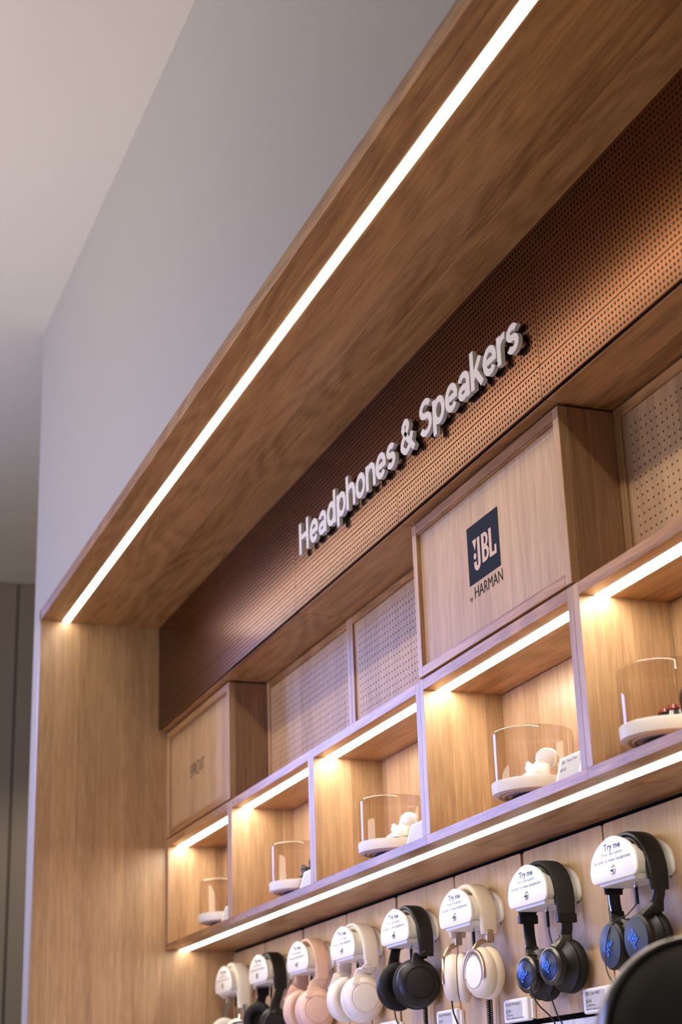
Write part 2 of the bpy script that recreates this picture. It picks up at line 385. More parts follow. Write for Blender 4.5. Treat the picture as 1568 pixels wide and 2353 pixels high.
def ribbon(bm, pts, hw, y0, y1):
    P = [Vector((p[0], p[1])) for p in pts]; n = len(P); closed = (P[0] - P[-1]).length < 1e-4; L_, R_ = [], []
    for i in range(n):
        a = P[i - 1] if i > 0 else (P[-2] if closed else P[i]); b = P[i + 1] if i < n - 1 else (P[1] if closed else P[i])
        t = (b - a).normalized(); nn = Vector((-t.y, t.x)); L_.append(P[i] + nn * hw); R_.append(P[i] - nn * hw)
    V = [[bm.verts.new((q.x, y, q.y)) for q in S] for S in (L_, R_) for y in (y0, y1)]
    l0, l1, r0, r1 = V
    for i in range(n - 1):
        bm.faces.new((l0[i], r0[i], r0[i + 1], l0[i + 1])); bm.faces.new((l1[i], l1[i + 1], r1[i + 1], r1[i]))
        bm.faces.new((l0[i], l0[i + 1], l1[i + 1], l1[i])); bm.faces.new((r0[i], r1[i], r1[i + 1], r0[i + 1]))
    if not closed:
        bm.faces.new((l0[0], l1[0], r1[0], r0[0])); bm.faces.new((l0[-1], r0[-1], r1[-1], l1[-1]))
sg = thing('shop_sign', 'raised off-white sign letters reading Headphones & Speakers on the bronze fascia', 'sign', (1.2725, D1 - 0.014, 2.7342))
txt = 'Headphones & Speakers'; adv = sum(glyph(c)[1] for c in txt) - .05
CH = 0.0714; kx = 1.088 / (adv * CH); x = -.01
meshes = {}
for c in txt:
    st_, a_ = glyph(c)
    if st_:
        if c not in meshes:
            bm = bmesh.new()
            for i_, s_ in enumerate(st_):
                ribbon(bm, s_, SW / 2, 0.00015 * i_, 0.0078)
            for v in bm.verts: v.co = Vector((v.co.x * CH * kx, v.co.y, v.co.z * CH))
            o = obj('letter', bm, SIGN, sg); meshes[c] = o.data
        else:
            o = bpy.data.objects.new('letter', meshes[c]); C.objects.link(o); o.parent = sg
        o.location = (x * CH * kx, 0, 0)
    x += a_
# ------------------------------------------------------------ brand cabinets
def brand_cabinet(x0, x1, label, logo):
    t = thing('brand_cabinet', label, 'cabinet', (x0, YF, 2.3245))
    W = x1 - x0; H = 2.6205 - 2.3245; D = D2 - YF; r = 0.019
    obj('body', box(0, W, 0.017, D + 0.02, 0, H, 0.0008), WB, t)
    fr = obj('frame', box(0, r, 0, 0.0168, 0, H, 0.0008), WZ, t)
    obj('frame', box(W - r, W, 0, 0.0168, 0, H, 0.0008), WZ, t)
    obj('frame', box(r, W - r, 0, 0.0168, H - r, H, 0.0008), WX, t)
    obj('frame', box(r, W - r, 0, 0.0168, 0, r, 0.0008), WX, t)
    obj('bead', box(r, W - r, 0.002, 0.0165, H - r - 0.003, H - r - 0.0002, 0.0005), WX, t)
    obj('door', box(r + 0.0005, W - r - 0.0005, 0.008, 0.0165, r, H - r, 0), WS, t)
    logo(t); return t
def jbl_strokes(mark=True):
    sub = bmesh.new()
    def dense(q, n=4):
        o_ = []
        for a, b in zip(q, q[1:]):
            m_ = max(1, int(math.hypot(b[0] - a[0], b[1] - a[1]) / .06)); o_ += [(a[0] + (b[0] - a[0]) * i / m_, a[1] + (b[1] - a[1]) * i / m_) for i in range(m_)]
        return o_ + [q[-1]]
    L = [([(.365, .73), (.365, .30)] + arc(.30, .30, .065, .085, 0, -180, 10)[1:] + [(.235, .345)], .040),
         ([(.50, .73), (.50, .24)], .040), ([(.50, .70), (.56, .70)] + arc(.56, .60, .075, .10, 90, -90, 10) + [(.50, .50)], .033),
         ([(.50, .47), (.565, .47)] + arc(.565, .37, .085, .10, 90, -90, 10) + [(.50, .27)], .033),
         ([(.74, .73), (.74, .24)], .040), ([(.70, .272), (.92, .272)], .032), ([(.89, .24), (.89, .40)], .030)]
    if mark: L += [([(.235, .73), (.245, .55)], .045), ([(.24, .47), (.245, .41)], .035)]
    for k_, (q, hw) in enumerate(L): ribbon(sub, dense(q), hw, -0.0003 - 0.00003 * k_, 0)
    return sub
def logo_jbl(t):
    # navy square with the lettering left open in veneer colour, wordmark below
    X0, X1, Z0, Z1 = 2.0246 - XU[3], 2.149 - XU[3], 2.434 - 2.3245, 2.5395 - 2.3245
    y = 0.0078
    obj('logo', prism([(X0, Z0), (X1, Z0), (X1, Z1), (X0, Z1)], y - 0.0006, y), DNAVY, t, label='navy square emblem')
    w_, h_ = X1 - X0, Z1 - Z0
    P = lambda q: [(X0 + a * w_, Z0 + b * h_) for a, b in q]
    y -= 0.0007; bm = bmesh.new()
    def poly(q): prism(P(q), y - 0.0003, y, bm)
    # exclamation: wedge and dot
    poly([(.17, .73), (.30, .73), (.245, .53)])
    poly([(.235 + .045 * math.cos(a), .44 + .055 * math.sin(a)) for a in [2 * PI * i / 12 for i in range(12)]])
    sub = jbl_strokes(False)
    for v in sub.verts: v.co = Vector((X0 + v.co.x * w_, y + v.co.y, Z0 + v.co.z * h_))
    me_ = bpy.data.meshes.new('tmp'); sub.to_mesh(me_); sub.free(); bm.from_mesh(me_); bpy.data.meshes.remove(me_)
    obj('lettering', bm, WOODP, t, label='veneer coloured letters on the navy square')
    v, f = text_mesh('HARMAN', 0.0300, 0.0, 1.0, 'LEFT'); v2, f2 = text_mesh('by', 0.0125, 0, 1.0, 'LEFT')
    ww = max(p[0] for p in v); k = 0.113 / ww; v = [(a * k, b, c) for a, b, c in v]
    obj('wordmark', merge((v, f, (X0 + 0.016, 0.0076, Z0 - 0.0275)), (v2, f2, (X0 - 0.0025, 0.0076, Z0 - 0.0275))), DARKP, t)
def logo_sprout(t):
    bm = bmesh.new(); s = 0.0285; x = 0.0; hw = 0.10
    G = {'S': [[(.55, 1), (.05, 1), (.05, .55), (.5, .45), (.5, 0), (0, 0)]], 'P': [[(.06, 0), (.06, 1), (.5, 1), (.5, .5), (.06, .5)]],
         'R': [[(.06, 0), (.06, 1), (.5, 1), (.5, .45), (.06, .45)], [(.2, .45), (.55, 0)]],
         'O': [arc(.60, .5, .44, .60, 0, 360, 24)], 'U': [[(.06, 1), (.06, .05), (.5, .05), (.5, 1)]], 'T': [[(-.05, 1), (.6, 1)], [(.28, 1), (.28, 0)]]}
    for c, a_ in (('S', .72), ('P', .7), ('R', .68), ('O', 1.28), ('U', .68), ('T', .7)):
        for q in G[c]: ribbon(bm, [(a + x, b) for a, b in q], hw / 2, -0.0004 / s, 0)
        x += a_
    for v in bm.verts: v.co = Vector((0.215 + v.co.x * s * 1.0, 0.0079 + v.co.y * s, 0.128 + v.co.z * s * 1.05))
    obj('lettering', bm, DARKP, t)
brand_cabinet(XU[0] + 0.002, XU[1] + 0.004, 'oak cabinet with the dark SPROUT wordmark, next to the side wall', logo_sprout)
brand_cabinet(XU[3], XU[4], 'oak cabinet with navy square logo under the raised sign', logo_jbl)

# ------------------------------------------------------------ framed perforated back panels
def perf_panel(x0, x1, label):
    t = thing('framed_pegboard', label, 'panel', (x0, D2, ZT), group='framed pegboard panels above the niches')
    W = x1 - x0; H = ZP - 0.003 - ZT; r = 0.018
    for a, b in ((0.001, r), (W - r, W - 0.001)): obj('frame', box(a, b, 0, 0.018, 0, H, 0.0008), WZ, t)
    obj('frame', box(r, W - r, 0, 0.018, H - r, H - 0.001, 0.0008), WX, t); obj('frame', box(r, W - r, 0, 0.018, 0, r + 0.03, 0.0008), WX, t)
    o = perf_sheet('board', r + 0.0007, W - r - 0.0007, r + 0.03, H - r - 0.0007, 0.005, 0.01512, 0.0023, 0.005, WS, t, (0.012, 0.012, 0.0, 0.010))
    obj('backing', box(0.004, W - 0.004, 0.0115, 0.016, 0.01, H - 0.01), BLACK, t)
perf_panel(XU[1] + 0.006, XU[2], 'perforated oak panel in a frame, touching the SPROUT cabinet')
perf_panel(XU[2], XU[3], 'perforated oak panel in a frame, touching the left side of the navy logo cabinet')
perf_panel(XU[4], XU[5], 'perforated oak panel in a frame, right of the navy logo cabinet')
perf_panel(XU[5], XU[6], 'perforated oak panel in a frame, beyond the right picture edge')

# ------------------------------------------------------------ lit niches
DN = 0.529
def niche(k, label):
    t = thing('display_niche', label, 'niche', (XU[k] + 0.0003, YF, ZB), group='row of lit oak niches')
    W = U - 0.0006; H = ZT - ZB; tt = 0.0178; d = DN - YF
    obj('side_panel', box(0, tt, 0, d + 0.03, 0.0166, H, 0.0004), WZ, t); obj('side_panel', box(W - tt, W, 0, d + 0.03, 0.0166, H, 0.0004), WZ, t)
    obj('back_panel', box(tt, W - tt, d, d + 0.012, 0.0165, H - 0.02 - 0.0015), WZ, t)
    # top board in two pieces around the light channel
    ya, yb = 0.0265, 0.0525
    bm = bmesh.new(); B(bm, tt, W - tt, 0, ya, H - 0.02, H, 0.0005); B(bm, tt, W - tt, yb, d + 0.03, H - 0.02, H - 0.0005, 0.0003); B(bm, tt, W - tt, ya, yb, H - 0.014, H - 0.0005)
    obj('top_panel', bm, WX, t)
    obj('light_strip', box(tt + 0.001, W - tt - 0.001, ya + 0.001, yb - 0.001, H - 0.0205, H - 0.014), LEDN, t, label='glowing warm white light strip')
    ya, yb = 0.036, 0.064
    bm = bmesh.new(); B(bm, 0, W, 0, ya, 0, 0.0165, 0.0002); B(bm, 0, W, yb, D3 - YF + 0.012, 0.0, 0.0165, 0.0003); B(bm, 0, W, ya, yb, 0.007, 0.0160)
    obj('bottom_panel', bm, WX, t)
    obj('light_strip', box(0.005, W - 0.005, ya + 0.0015, yb - 0.0015, -0.0006, 0.007), LEDU, t, label='glowing warm white light strip')
for k, lb in enumerate(['lit oak niche beneath the SPROUT cabinet, next to the side wall', 'lit oak niche holding black earbuds with a blue side under a clear dome',
                        'lit oak niche just left of the one beneath the navy logo cabinet', 'lit oak niche directly beneath the navy logo cabinet',
                        'lit oak niche at the right picture edge, dome half cut off', 'lit oak niche past the right picture edge']):
    niche(k, lb)

# ------------------------------------------------------------ domes, earbuds, tags in the niches
def dome(x, y, label):
    t = thing('display_dome', label, 'display case', (x, y, ZB + 0.0165), group='clear display domes in the niches')
    obj('foot', lathe([(0, 0), (0, 0.045), (0.012, 0.045), (0.021, 0.040), (0.021, 0.0)], 40), RINGM, t, smooth=True)
    R = 0.0715
    obj('base', lathe([(0.0235, 0), (0.0235, 0.050), (0.0215, 0.052), (0.0235, 0.056), (0.0215, 0.060), (0.0215, 0.0635), (0.0225, 0.066), (0.0245, R), (0.042, R + 0.001), (0.044, R), (0.0445, R - 0.003), (0.0445, 0)], 64), BASEM, t, smooth=True)
    r = 0.069; h = 0.130
    prof = [(0.0446, r)] + [(h - 0.007 + 0.007 * math.sin(a), r - 0.007 + 0.007 * math.cos(a)) for a in [PI / 2 * i / 6 for i in range(7)]] + [(h, 0)]
    ob = obj('dome', lathe(prof, 72), GLASS, t, smooth='all', label='clear acrylic cover')
    return t
def earbuds(x, y, mat, mat2, label, col2=None, yaw=0.0):
    z = ZB + 0.0165 + 0.0446
    t = thing('earbud_case', label, 'earbuds', (x, y, z), rot=(0, 0, yaw))
    # plinth, open case, lid, two buds
    pts = crom([(0, 0, 0.0), (0, 0, 0.0)], 1)
    b = lathe([(0, 0), (0, 0.019), (0.004, 0.0225), (0.020, 0.0225), (0.0225, 0.021), (0.0225, 0.017), (0.016, 0.016), (0.016, 0)], 32, 'Z', 1.25, 0.72)
    cs = obj('case', b, mat, t, loc=(0, 0, 0.0005), smooth=True)
    lid = obj('lid', lathe([(0.0, 0), (0.0, 0.0165), (0.003, 0.018), (0.009, 0.017), (0.013, 0.011), (0.014, 0.0)], 32, 'X', 1.15, 1.0), mat, t, loc=(0.008, 0.012, 0.035), rot=(0, -0.3, 2.15), smooth=True)
    obj('lining', lathe([(-0.0006, 0), (-0.0006, 0.0135), (0.0, 0.015)], 28, 'X'), mat2, lid, smooth=True)
    for s in (-1, 1):
        e = obj('earbud', lathe([(0, 0), (0.0005, 0.006), (0.004, 0.009), (0.009, 0.0085), (0.013, 0.0045), (0.0165, 0.004), (0.0175, 0.0)], 20), mat, t, loc=(s * 0.012 - 0.004, -0.003, 0.018), rot=(0.2, s * 0.35, 0), smooth=True)
    obj('rest', lathe([(0, 0), (0, 0.010), (0.003, 0.009), (0.008, 0.003), (0.009, 0)], 24, 'Z', 1.6, 0.8), mat, t, loc=(0.018, -0.030, 0.0003), rot=(0, 0, 0.4), smooth=True)
    return t
domes = [(0.300, 0.450, 'clear dome with small black earbuds in the niche beneath the SPROUT cabinet'),
         (0.888, 0.450, 'clear dome over black earbuds with a blue side'),
         (1.455, 0.450, 'clear dome over white earbuds, the smaller looking of the two white pairs'),
         (2.075, 0.450, 'clear dome over white earbuds beneath the navy logo cabinet'),
         (2.505, 0.450, 'clear dome at the right picture edge over dark red earbuds')]
for a in domes: dome(*a)
earbuds(0.345, 0.462, BMAT, BMAT, 'small black earbuds under the dome closest to the side wall', yaw=0.2)
earbuds(0.945, 0.455, BMAT, FACEB, 'open black earbud case with a blue side under a clear dome', yaw=0.3)
earbuds(1.490, 0.452, EARW, WPM, 'open white earbud case with round lid in the third niche from the side wall', yaw=0.1)
earbuds(2.095, 0.448, EARW, WPM, 'open white earbud case with round lid beneath the navy logo cabinet', yaw=0.1)
def neck_bud(x, y):
    z = ZB + 0.0165 + 0.0446
    t = thing('earbud_case', 'glossy black and dark red earbuds under the dome at the right picture edge', 'earbuds', (x, y, z))
    obj('case', lathe([(0, 0), (0, 0.024), (0.006, 0.029), (0.014, 0.026), (0.017, 0.018), (0.017, 0)], 32, 'Z', 1.2, 0.8), BGLOSS, t, smooth=True)
    obj('lid', lathe([(0, 0), (0.001, 0.024), (0.008, 0.027), (0.013, 0.018), (0.014, 0)], 32, 'X'), BGLOSS, t, loc=(0.024, 0.016, 0.034), rot=(0, 0.3, 0.3), smooth=True)
    for s in (-1, 1):
        e = obj('earbud', lathe([(0, 0), (0.001, 0.008), (0.006, 0.010), (0.012, 0.007), (0.013, 0)], 20), REDM, t, loc=(s * 0.012, -0.006, 0.012), smooth=True)
neck_bud(2.515, 0.452)
def tag(x, y, z, label, tilt=0.0, w_=0.094, h_=0.040, lines=None, group='electronic price tags', yaw=0.0):
    t = thing('price_tag', label, 'price tag', (x, y, z), group=group, rot=(tilt, 0, yaw))
    obj('case', box(-w_ / 2, w_ / 2, -0.012, 0, 0, h_, 0.0022), WPL, t)
    obj('clip', box(w_ / 2 - 0.016, w_ / 2 + 0.0045, -0.0035, 0.004, h_ * 0.08, h_ * 0.9, 0.001), WPL, t)
    obj('tab', box(-w_ / 2 - 0.003, -w_ / 2 + 0.001, -0.010, -0.004, h_ * 0.6, h_ * 0.82, 0.001), WPL, t)
    obj('screen', box(-w_ / 2 + 0.009, w_ / 2 - 0.019, -0.0124, -0.0118, 0.0055, h_ - 0.005), INK, t)
    parts = []
    for s, sz, zz, bold in lines or []:
        v, f = text_mesh(s, sz, 0.0, 1.25, 'LEFT'); parts.append((v, f, (-w_ / 2 + 0.012, -0.01255, zz * h_)))
    if parts: obj('lettering', merge(*parts), DARKP, t)
    return t
ln4 = [('JBL Live 460', .0075, .72, 1), ('$240', .0075, .42, 1), ('$ 1000 Price', .0048, .27, 0), ('Tap for offers or scan to buy', .0048, .13, 0)]
ln3 = [('Sound Wireless', .0070, .72, 1), ('$299', .0075, .42, 1), ('$ 700 Price', .0048, .27, 0), ('Tap for offers or scan to buy', .0048, .13, 0)]
YT = D3 - 0.0045
tag(2.057, YT, 1.7150, 'white electronic price tag under the black blue-faced headphones', lines=ln4)
tag(1.757, YT, 1.7195, 'white electronic price tag right of the cream headphones', lines=ln3)
tag(1.455, YT, 1.7215, 'white electronic price tag below and left of the cream headphones, cut by the bottom edge', lines=ln3)
tag(1.152, YT, 1.7195, 'white electronic price tag below the plain black headphones, only its top in view', lines=ln3)
for (x, y, lb) in ((2.292, 0.407, 'tilted white price tag in front of the dome beneath the navy logo cabinet'), (1.685, 0.407, 'tilted white price tag in the third niche from the side wall'),
                   (1.075, 0.407, 'tilted white price tag beside the black earbuds with a blue side'), (0.475, 0.407, 'tilted white price tag in the niche closest to the side wall'),
                   (2.745, 0.407, 'tilted white price tag at the right picture edge, in front of the dark red earbuds')):
    tag(x, y, ZB + 0.0175, lb, tilt=-0.30, lines=[('JBL Tour Pro', .0075, .70, 1), ('$250', .0075, .42, 1)] if x > 2 else None, group='tilted price tags in the niches', h_=0.046)

# ------------------------------------------------------------ headphone wall
hw_ = structure(obj('wall_display', box(0, XR + 2, D3 + 0.008, D3 + 0.0115, 1.0, ZB), BLACK))
P0, PP = 0.2825, 0.3018
edges = [(-0.3, 0)] + [(P0 + PP * k, k) for k in range(14)]
for (xa, ka), (xb, kb) in zip(edges, edges[1:]):
    ga = 0.0055 if (kb % 2) == 0 else 0.0025; gb = 0.0025 if (kb % 2) == 0 else 0.0055
    xa = max(xa, 0.0) if xa > 0 else -0.0
    x0, x1 = (xa + ga if xa > 0 else 0.0), xb - gb; z0, z1 = 1.7215, ZB - 0.0085; r = 0.006
    q = []
    for cx, cz, a0 in ((x1 - r, z1 - r, 0), (x0 + r, z1 - r, 90), (x0 + r, z0 + r, 180), (x1 - r, z0 + r, 270)):
        q += [(cx + r * math.cos(math.radians(a0 + i * 30)), cz + r * math.sin(math.radians(a0 + i * 30))) for i in range(4)]
    obj('panel', prism(q, D3, D3 + 0.008), WP, hw_)
    obj('panel', box(x0, x1, D3, D3 + 0.008, 1.05, 1.712, 0.001), WPM, hw_, label='white lower panel')

# ------------------------------------------------------------ holders
HC = [0.1290 + 0.3012 * k for k in range(8)]
ZH0, ZH1 = 1.9005, 1.9675
def dshape(w_, h_, k=1.0, n=26):
    """rounded-top outline with rounded lower corners, centred on x, base z=0"""
    pts = []; r = 0.012
    top = [(w_ / 2 * math.copysign(abs(math.cos(a)) ** 1.22, math.cos(a)), 0.020 + (h_ - 0.020) * abs(math.sin(a)) ** 1.0) for a in [PI * i / n for i in range(n + 1)]]
    pts += top
    for i in range(0, 5):
        a = PI + PI / 2 * i / 4; pts.append((-w_ / 2 + r * 1.1 + r * 1.1 * math.cos(a), r + r * math.sin(a)))
    for i in range(0, 5):
        a = 1.5 * PI + PI / 2 * i / 4; pts.append((w_ / 2 - r * 1.1 + r * 1.1 * math.cos(a), r + r * math.sin(a)))
    return pts
def bevprism(pts, y0, y1, bev=0.0012):
    bm = prism(pts, y0, y1)
    es = [e for e in bm.edges if abs(e.verts[0].co.y - e.verts[1].co.y) < 1e-6]
    bmesh.ops.bevel(bm, geom=es, offset=bev, segments=2, affect='EDGES', profile=0.5); return bm
def make_holder():
    t = thing('headphone_holder', '', 'headphone holder', (HC[0], D3, ZH0), group='white Try me headphone holders')
    H = ZH1 - ZH0
    obj('front_plate', bevprism(dshape(0.145, H), -0.0690, -0.0645), WPL, t, smooth=True)
    obj('back_plate', bevprism(dshape(0.145, H * 0.98), -0.006, -0.0002), WPL, t, smooth=True)
    obj('body', prism(dshape(0.120, H * 0.80), -0.066, -0.004), WPM, t, loc=(0, 0, 0.002), smooth=True)
    obj('bottom_tray', bevprism([(-0.055, -0.005), (0.055, -0.005), (0.055, 0.003), (-0.055, 0.003)], -0.064, -0.003, 0.001), WPM, t)
    bt = obj('button', lathe([(0, 0), (0, 0.0078), (0.0012, 0.0078), (0.0018, 0.0062), (0.0010, 0.0058), (0.0010, 0.0052), (0.0030, 0.0048), (0.0036, 0.003), (0.0038, 0)], 28, 'Z'), CHROME, t, loc=(0, -0.0690, 0.0165), rot=(PI / 2, 0, 0), smooth=True)
    v, f = text_mesh('Try me', 0.0135, 0.00045, 1.30)
    v2, f2 = text_mesh('Press the button', 0.0078, 0.0, 1.25); v3, f3 = text_mesh('to listen to these headphones', 0.0078, 0.0, 1.22)
    obj('lettering', merge((v, f, (0.002, -0.0693, 0.0475)), (v2, f2, (0, -0.0693, 0.0385)), (v3, f3, (0, -0.0693, 0.0290))), NAVY, t, label='navy Try me lettering')
    obj('jack', tube([(0.012, -0.038, -0.0040), (0.012, -0.038, -0.0125)], 0.0036, 12), CHROME, t, smooth=True)
    obj('plug', tube([(0.012, -0.038, -0.0126), (0.012, -0.038, -0.034), (0.012, -0.038, -0.038)], 0.0030, 10), BMAT, t, smooth=True)
    return t
HL = ['white Try me holder carrying the white headphones next to the side wall', 'white Try me holder carrying the black headphones nearest the side wall',
      'white Try me holder carrying the pink headphones', 'white Try me holder carrying the off-white headphones right of the pink pair',
      'white Try me holder carrying the plain black headphones', 'white Try me holder carrying the cream headphones with metal yokes',
      'white Try me holder carrying the headphones with woven black band', 'white Try me holder at the right picture edge']
h0 = make_holder()
for k in range(8):
    h = h0 if k == 0 else copy_tree(h0)
    h.location.x = HC[k]; h['label'] = HL[k]

# ------------------------------------------------------------ headphones
def band_path(w_, hb, L1, L2, n=22, lean=0.0):
    """from lower left end up over the top to the lower right end; top at z=0"""
    pts = []
    for i in range(5): t = i / 5; pts.append((-w_ + (1 - t) * lean * -1, 0, -L1 + (L1 - hb) * t))
    for i in range(n + 1):
        a = PI - PI * i / n
        pts.append((w_ * math.copysign(abs(math.cos(a)) ** 0.95, math.cos(a)), 0, -hb + hb * abs(math.sin(a)) ** 0.95))
    for i in range(1, 6): t = i / 5; pts.append((w_ + t * lean, 0, -hb - (L2 - hb) * t))
    return pts
def headset(name, label, k, cfg):
    c = cfg; z0 = 1.9715 + c.get('dz', 0)
    t = thing('headphones', label, 'headphones', (HC[k] + c.get('dx', -0.004), 0.5285 + c.get('dy', 0), z0), group='headphones hung on the wall holders')
    w_, bw, bt = c.get('w', .071), c.get('bw', .0175), c.get('bt', .0042)
    hb = c.get('hb', .074); L1 = c.get('L1', .098); L2 = c.get('L2', .098)
    pa = band_path(w_, hb, L1, L2, lean=c.get('lean', 0.0)); n = len(pa)
    e = c.get('end', 0.9)
    prof = [min(1.0, e + (1 - e) * math.sin(PI * i / (n - 1)) * 1.6) for i in range(n)]
    obj('headband', sweep(pa, (0, 1, 0), [bw * q for q in prof], [bt] * n, 16, c.get('sq', 4)), c['band'], t, smooth=True)
    if 'lining' in c:
        pi_ = [(p[0] * (1 - (bt * 1.7) / w_), p[1], p[2] * 1.0 - bt * 1.7 * (1 if -hb * .9 < p[2] else .0)) for p in pa[4:-4]]
        obj('padding', sweep(pi_, (0, 1, 0), bw * 0.90, bt * 0.95, 12, 3), c['lining'], t, smooth=True)
    if 'cap' in c:
        for s, L in ((-1, L1), (1, L2)):
            obj('end_cap', box(s * w_ - bt * 1.12, s * w_ + bt * 1.12, -bw * 0.99, bw * 0.99, -L - c['cap'], -L + 0.001, 0.001), c['capmat'], t)
            L_ = L + c['cap']
            if 'mark' in c and s == 1:
                pass
    for s, L in ((-1, L1), (1, L2)):
        cc = c['cupR'] if s == 1 else c['cupL']
        cx, cyy, cz = cc['c']; yaw = cc.get('yaw', 0.0) ; R = cc.get('R', .043); sy = cc.get('sy', .90); sz = cc.get('sz', 1.05)
        base = t
        cu = bpy.data.objects.new('ear_cup', None)
        # shell
        dsh = cc.get('d', .024)
        shell = lathe([(-0.002, 0), (-0.002, R * .93), (0.004, R * .97), (dsh * .45, R * .96), (dsh * .80, R * .86), (dsh * .97, R * .70), (dsh, R * .66), (dsh - .0012, R * .645), (dsh - .0012, R * .60), (dsh + c.get('bulge', .0005), R * .57), (dsh + c.get('bulge', .0005) * 1.6, 0)], 44, 'X', sy, sz)
        if c.get('style') == 'fold':
            CR_ = cc.get('CR', R); bm_ = lathe([(-0.002, 0), (-0.002, CR_ * .93), (0.002, CR_ * .95), (0.006, CR_ * .78), (dsh * .42, R * .80), (dsh * .55, R * .95), (dsh * .85, R * .97), (dsh * .96, R * .90), (dsh, R * .80), (dsh, 0)], 44, 'X', sy, sz); shell.free(); shell = bm_
        rot = (0, cc.get('tilt', 0.0), yaw if s == 1 else PI + yaw)
        so = obj('ear_cup', shell, c['shell'], t, loc=(cx, cyy, cz), rot=rot, smooth=True)
        if 'face' in c:
            fo = obj('face_plate', lathe([(dsh, R * c.get('fr', .585)), (dsh + .0012, R * (c.get('fr', .585) - .015)), (dsh + .0012 + c.get('bulge', .0005) * 2, R * .3), (dsh + .0014 + c.get('bulge', .0005) * 2.6, 0)], 44, 'X', sy, sz), c['face'], so, smooth=True)
        if 'ring' in c:
            obj('ring', lathe([(dsh * .80, R * .93), (dsh * .93, R * .96), (dsh * 1.01, R * .90), (dsh * 1.05, R * .80), (dsh * 1.02, R * c.get('fr', .585))], 44, 'X', sy, sz), c['ring'], so, smooth=True)
        if 'logo' in c:
            sub = jbl_strokes(); a = math.radians(cc.get('la', 40)); sc_ = R * 1.0
            for v in sub.verts:
                px, pz = (v.co.x - .565) * sc_, (v.co.z - .485) * sc_; q = (px * math.cos(a) - pz * math.sin(a), px * math.sin(a) + pz * math.cos(a))
                rr = math.hypot(*q) / R
                v.co = Vector((dsh + .0016 - v.co.y + c.get('bulge', .0005) * 2.7 * (1 - min(1, rr / c.get('fr', .585)) ** 2 * .75), q[0] * sy, q[1] * sz))
            obj('logo', sub, BLUE, so, label='blue letter logo')
        th = cc.get('th', .021); CR = cc.get('CR', R * 1.02)
        pts = [(-0.002, CR * .90)]
        for i in range(13):
            a = PI / 2 - PI * i / 12; pass
        ring = [(-0.002 - th / 2 + th / 2 * math.cos(a), CR * .72 + CR * .28 * math.sin(a)) for a in [2 * PI * i / 18 for i in range(19)]]
        obj('cushion', lathe(ring, 44, 'X', sy, sz), c['cush'], so, smooth='all')
        obj('driver_cover', lathe([(-0.004, 0), (-0.004, CR * .55)], 32, 'X', sy, sz), c.get('inner', BMAT), so)
        # stem from the band end to the cup
        Ls = L + c.get('cap', 0)
        p0 = Vector((s * (w_ + c.get('lean', 0.0)), 0, -Ls + 0.004))
        ox = Vector((math.cos(yaw), math.sin(yaw), 0)) * (s)
        st_ = c.get('style', 'arm')
        if st_ == 'arm':       # band that widens into the cup shell
            ptop = Vector((cx, cyy, cz)) + ox * dsh * .55 + Vector((0, 0, R * sz * 1.03))
            pin = Vector((cx, cyy, cz)) + ox * dsh * .88 + Vector((0, 0, R * sz * .56))
            path = crom([p0, p0 * .45 + ptop * .55, ptop, pin], 5); m_ = len(path)
            obj('arm', sweep(path, (0, 1, 0), [bw * e * (1 + .95 * (i / (m_ - 1)) ** 3) if not c.get('thin') else bw * .62 * (1 + .5 * (i / (m_ - 1)) ** 3) for i in range(m_)], [bt * .85 - bt * .35 * i / (m_ - 1) for i in range(m_)], 14, 4), c['shell'], t, smooth=True)
        elif st_ == 'yoke':    # metal tube and half ring around the cup
            pt = Vector((cx, cyy, cz)) + ox * (dsh * .9) + Vector((0, 0, R * sz * .80))
            obj('slider', tube([p0 + Vector((0, 0, .004)), p0 - Vector((0, 0, .018))], bw * .48, 16), c['metal'], t, smooth=True)
            obj('stem', sweep(crom([p0 - Vector((0, 0, .016)), p0 * .4 + pt * .6 + Vector((0, 0, .002)), pt], 4), (0, 1, 0), bw * .30, .0022, 10, 3), c['metal'], t, smooth=True)
            hp = [(dsh * .96, R * .70 * sy * math.cos(a), R * .80 * sz * math.sin(a)) for a in [math.radians(-18 + 216 * i / 24) for i in range(25)]]
            obj('yoke', sweep(hp, (1, 0, 0), 0.0030, .0048, 12, 4), c['metal'], so, smooth=True)
        else:                   # folding hinge
            hx = Vector((p0.x * .72 + cx * .28, -.003, cz + R * sz * c.get('hz', 1.30)))
            mid = p0 * .5 + hx * .5
            obj('slider', sweep([p0 + Vector((0, 0, .002)), mid + Vector((s * .002, 0, .002)), hx + Vector((0, 0, .004))], (0, 1, 0), bw * .58, .0028, 10, 5), BGLOSS if c.get('gl') else BMAT, t, smooth=True)
            e1 = Vector((cx, cyy, cz)) + ox * dsh * .45 + Vector((0, 0, R * sz * .78))
            obj('hinge', sweep([hx + Vector((0, 0, .008)), hx - Vector((0, 0, .002)), hx * .45 + e1 * .55, e1], (0, 1, 0), [bw * .66, bw * .72, bw * .66, bw * .6], [.0045, .0060, .0075, .0085], 10, 4), c.get('hinge', BMAT), t, smooth=True)
    return t
ZCu = -0.160
nat = lambda **k: dict(cupR=dict(c=(.055, -.010, ZCu), **k), cupL=dict(c=(-.052, -.012, ZCu), **k))
headset('headphones', 'white headphones with chrome stems next to the side wall', 0, dict(band=WHITEC, shell=WPM, cush=WHITEC, metal=CHROME, style='yoke', bw=.019, bt=.0065, L1=.080, L2=.115, lining=WHITEC, cupR=dict(c=(.060, -.012, -.185), yaw=-.2), cupL=dict(c=(-.055, -.016, -.178), yaw=-.3), inner=WPM))
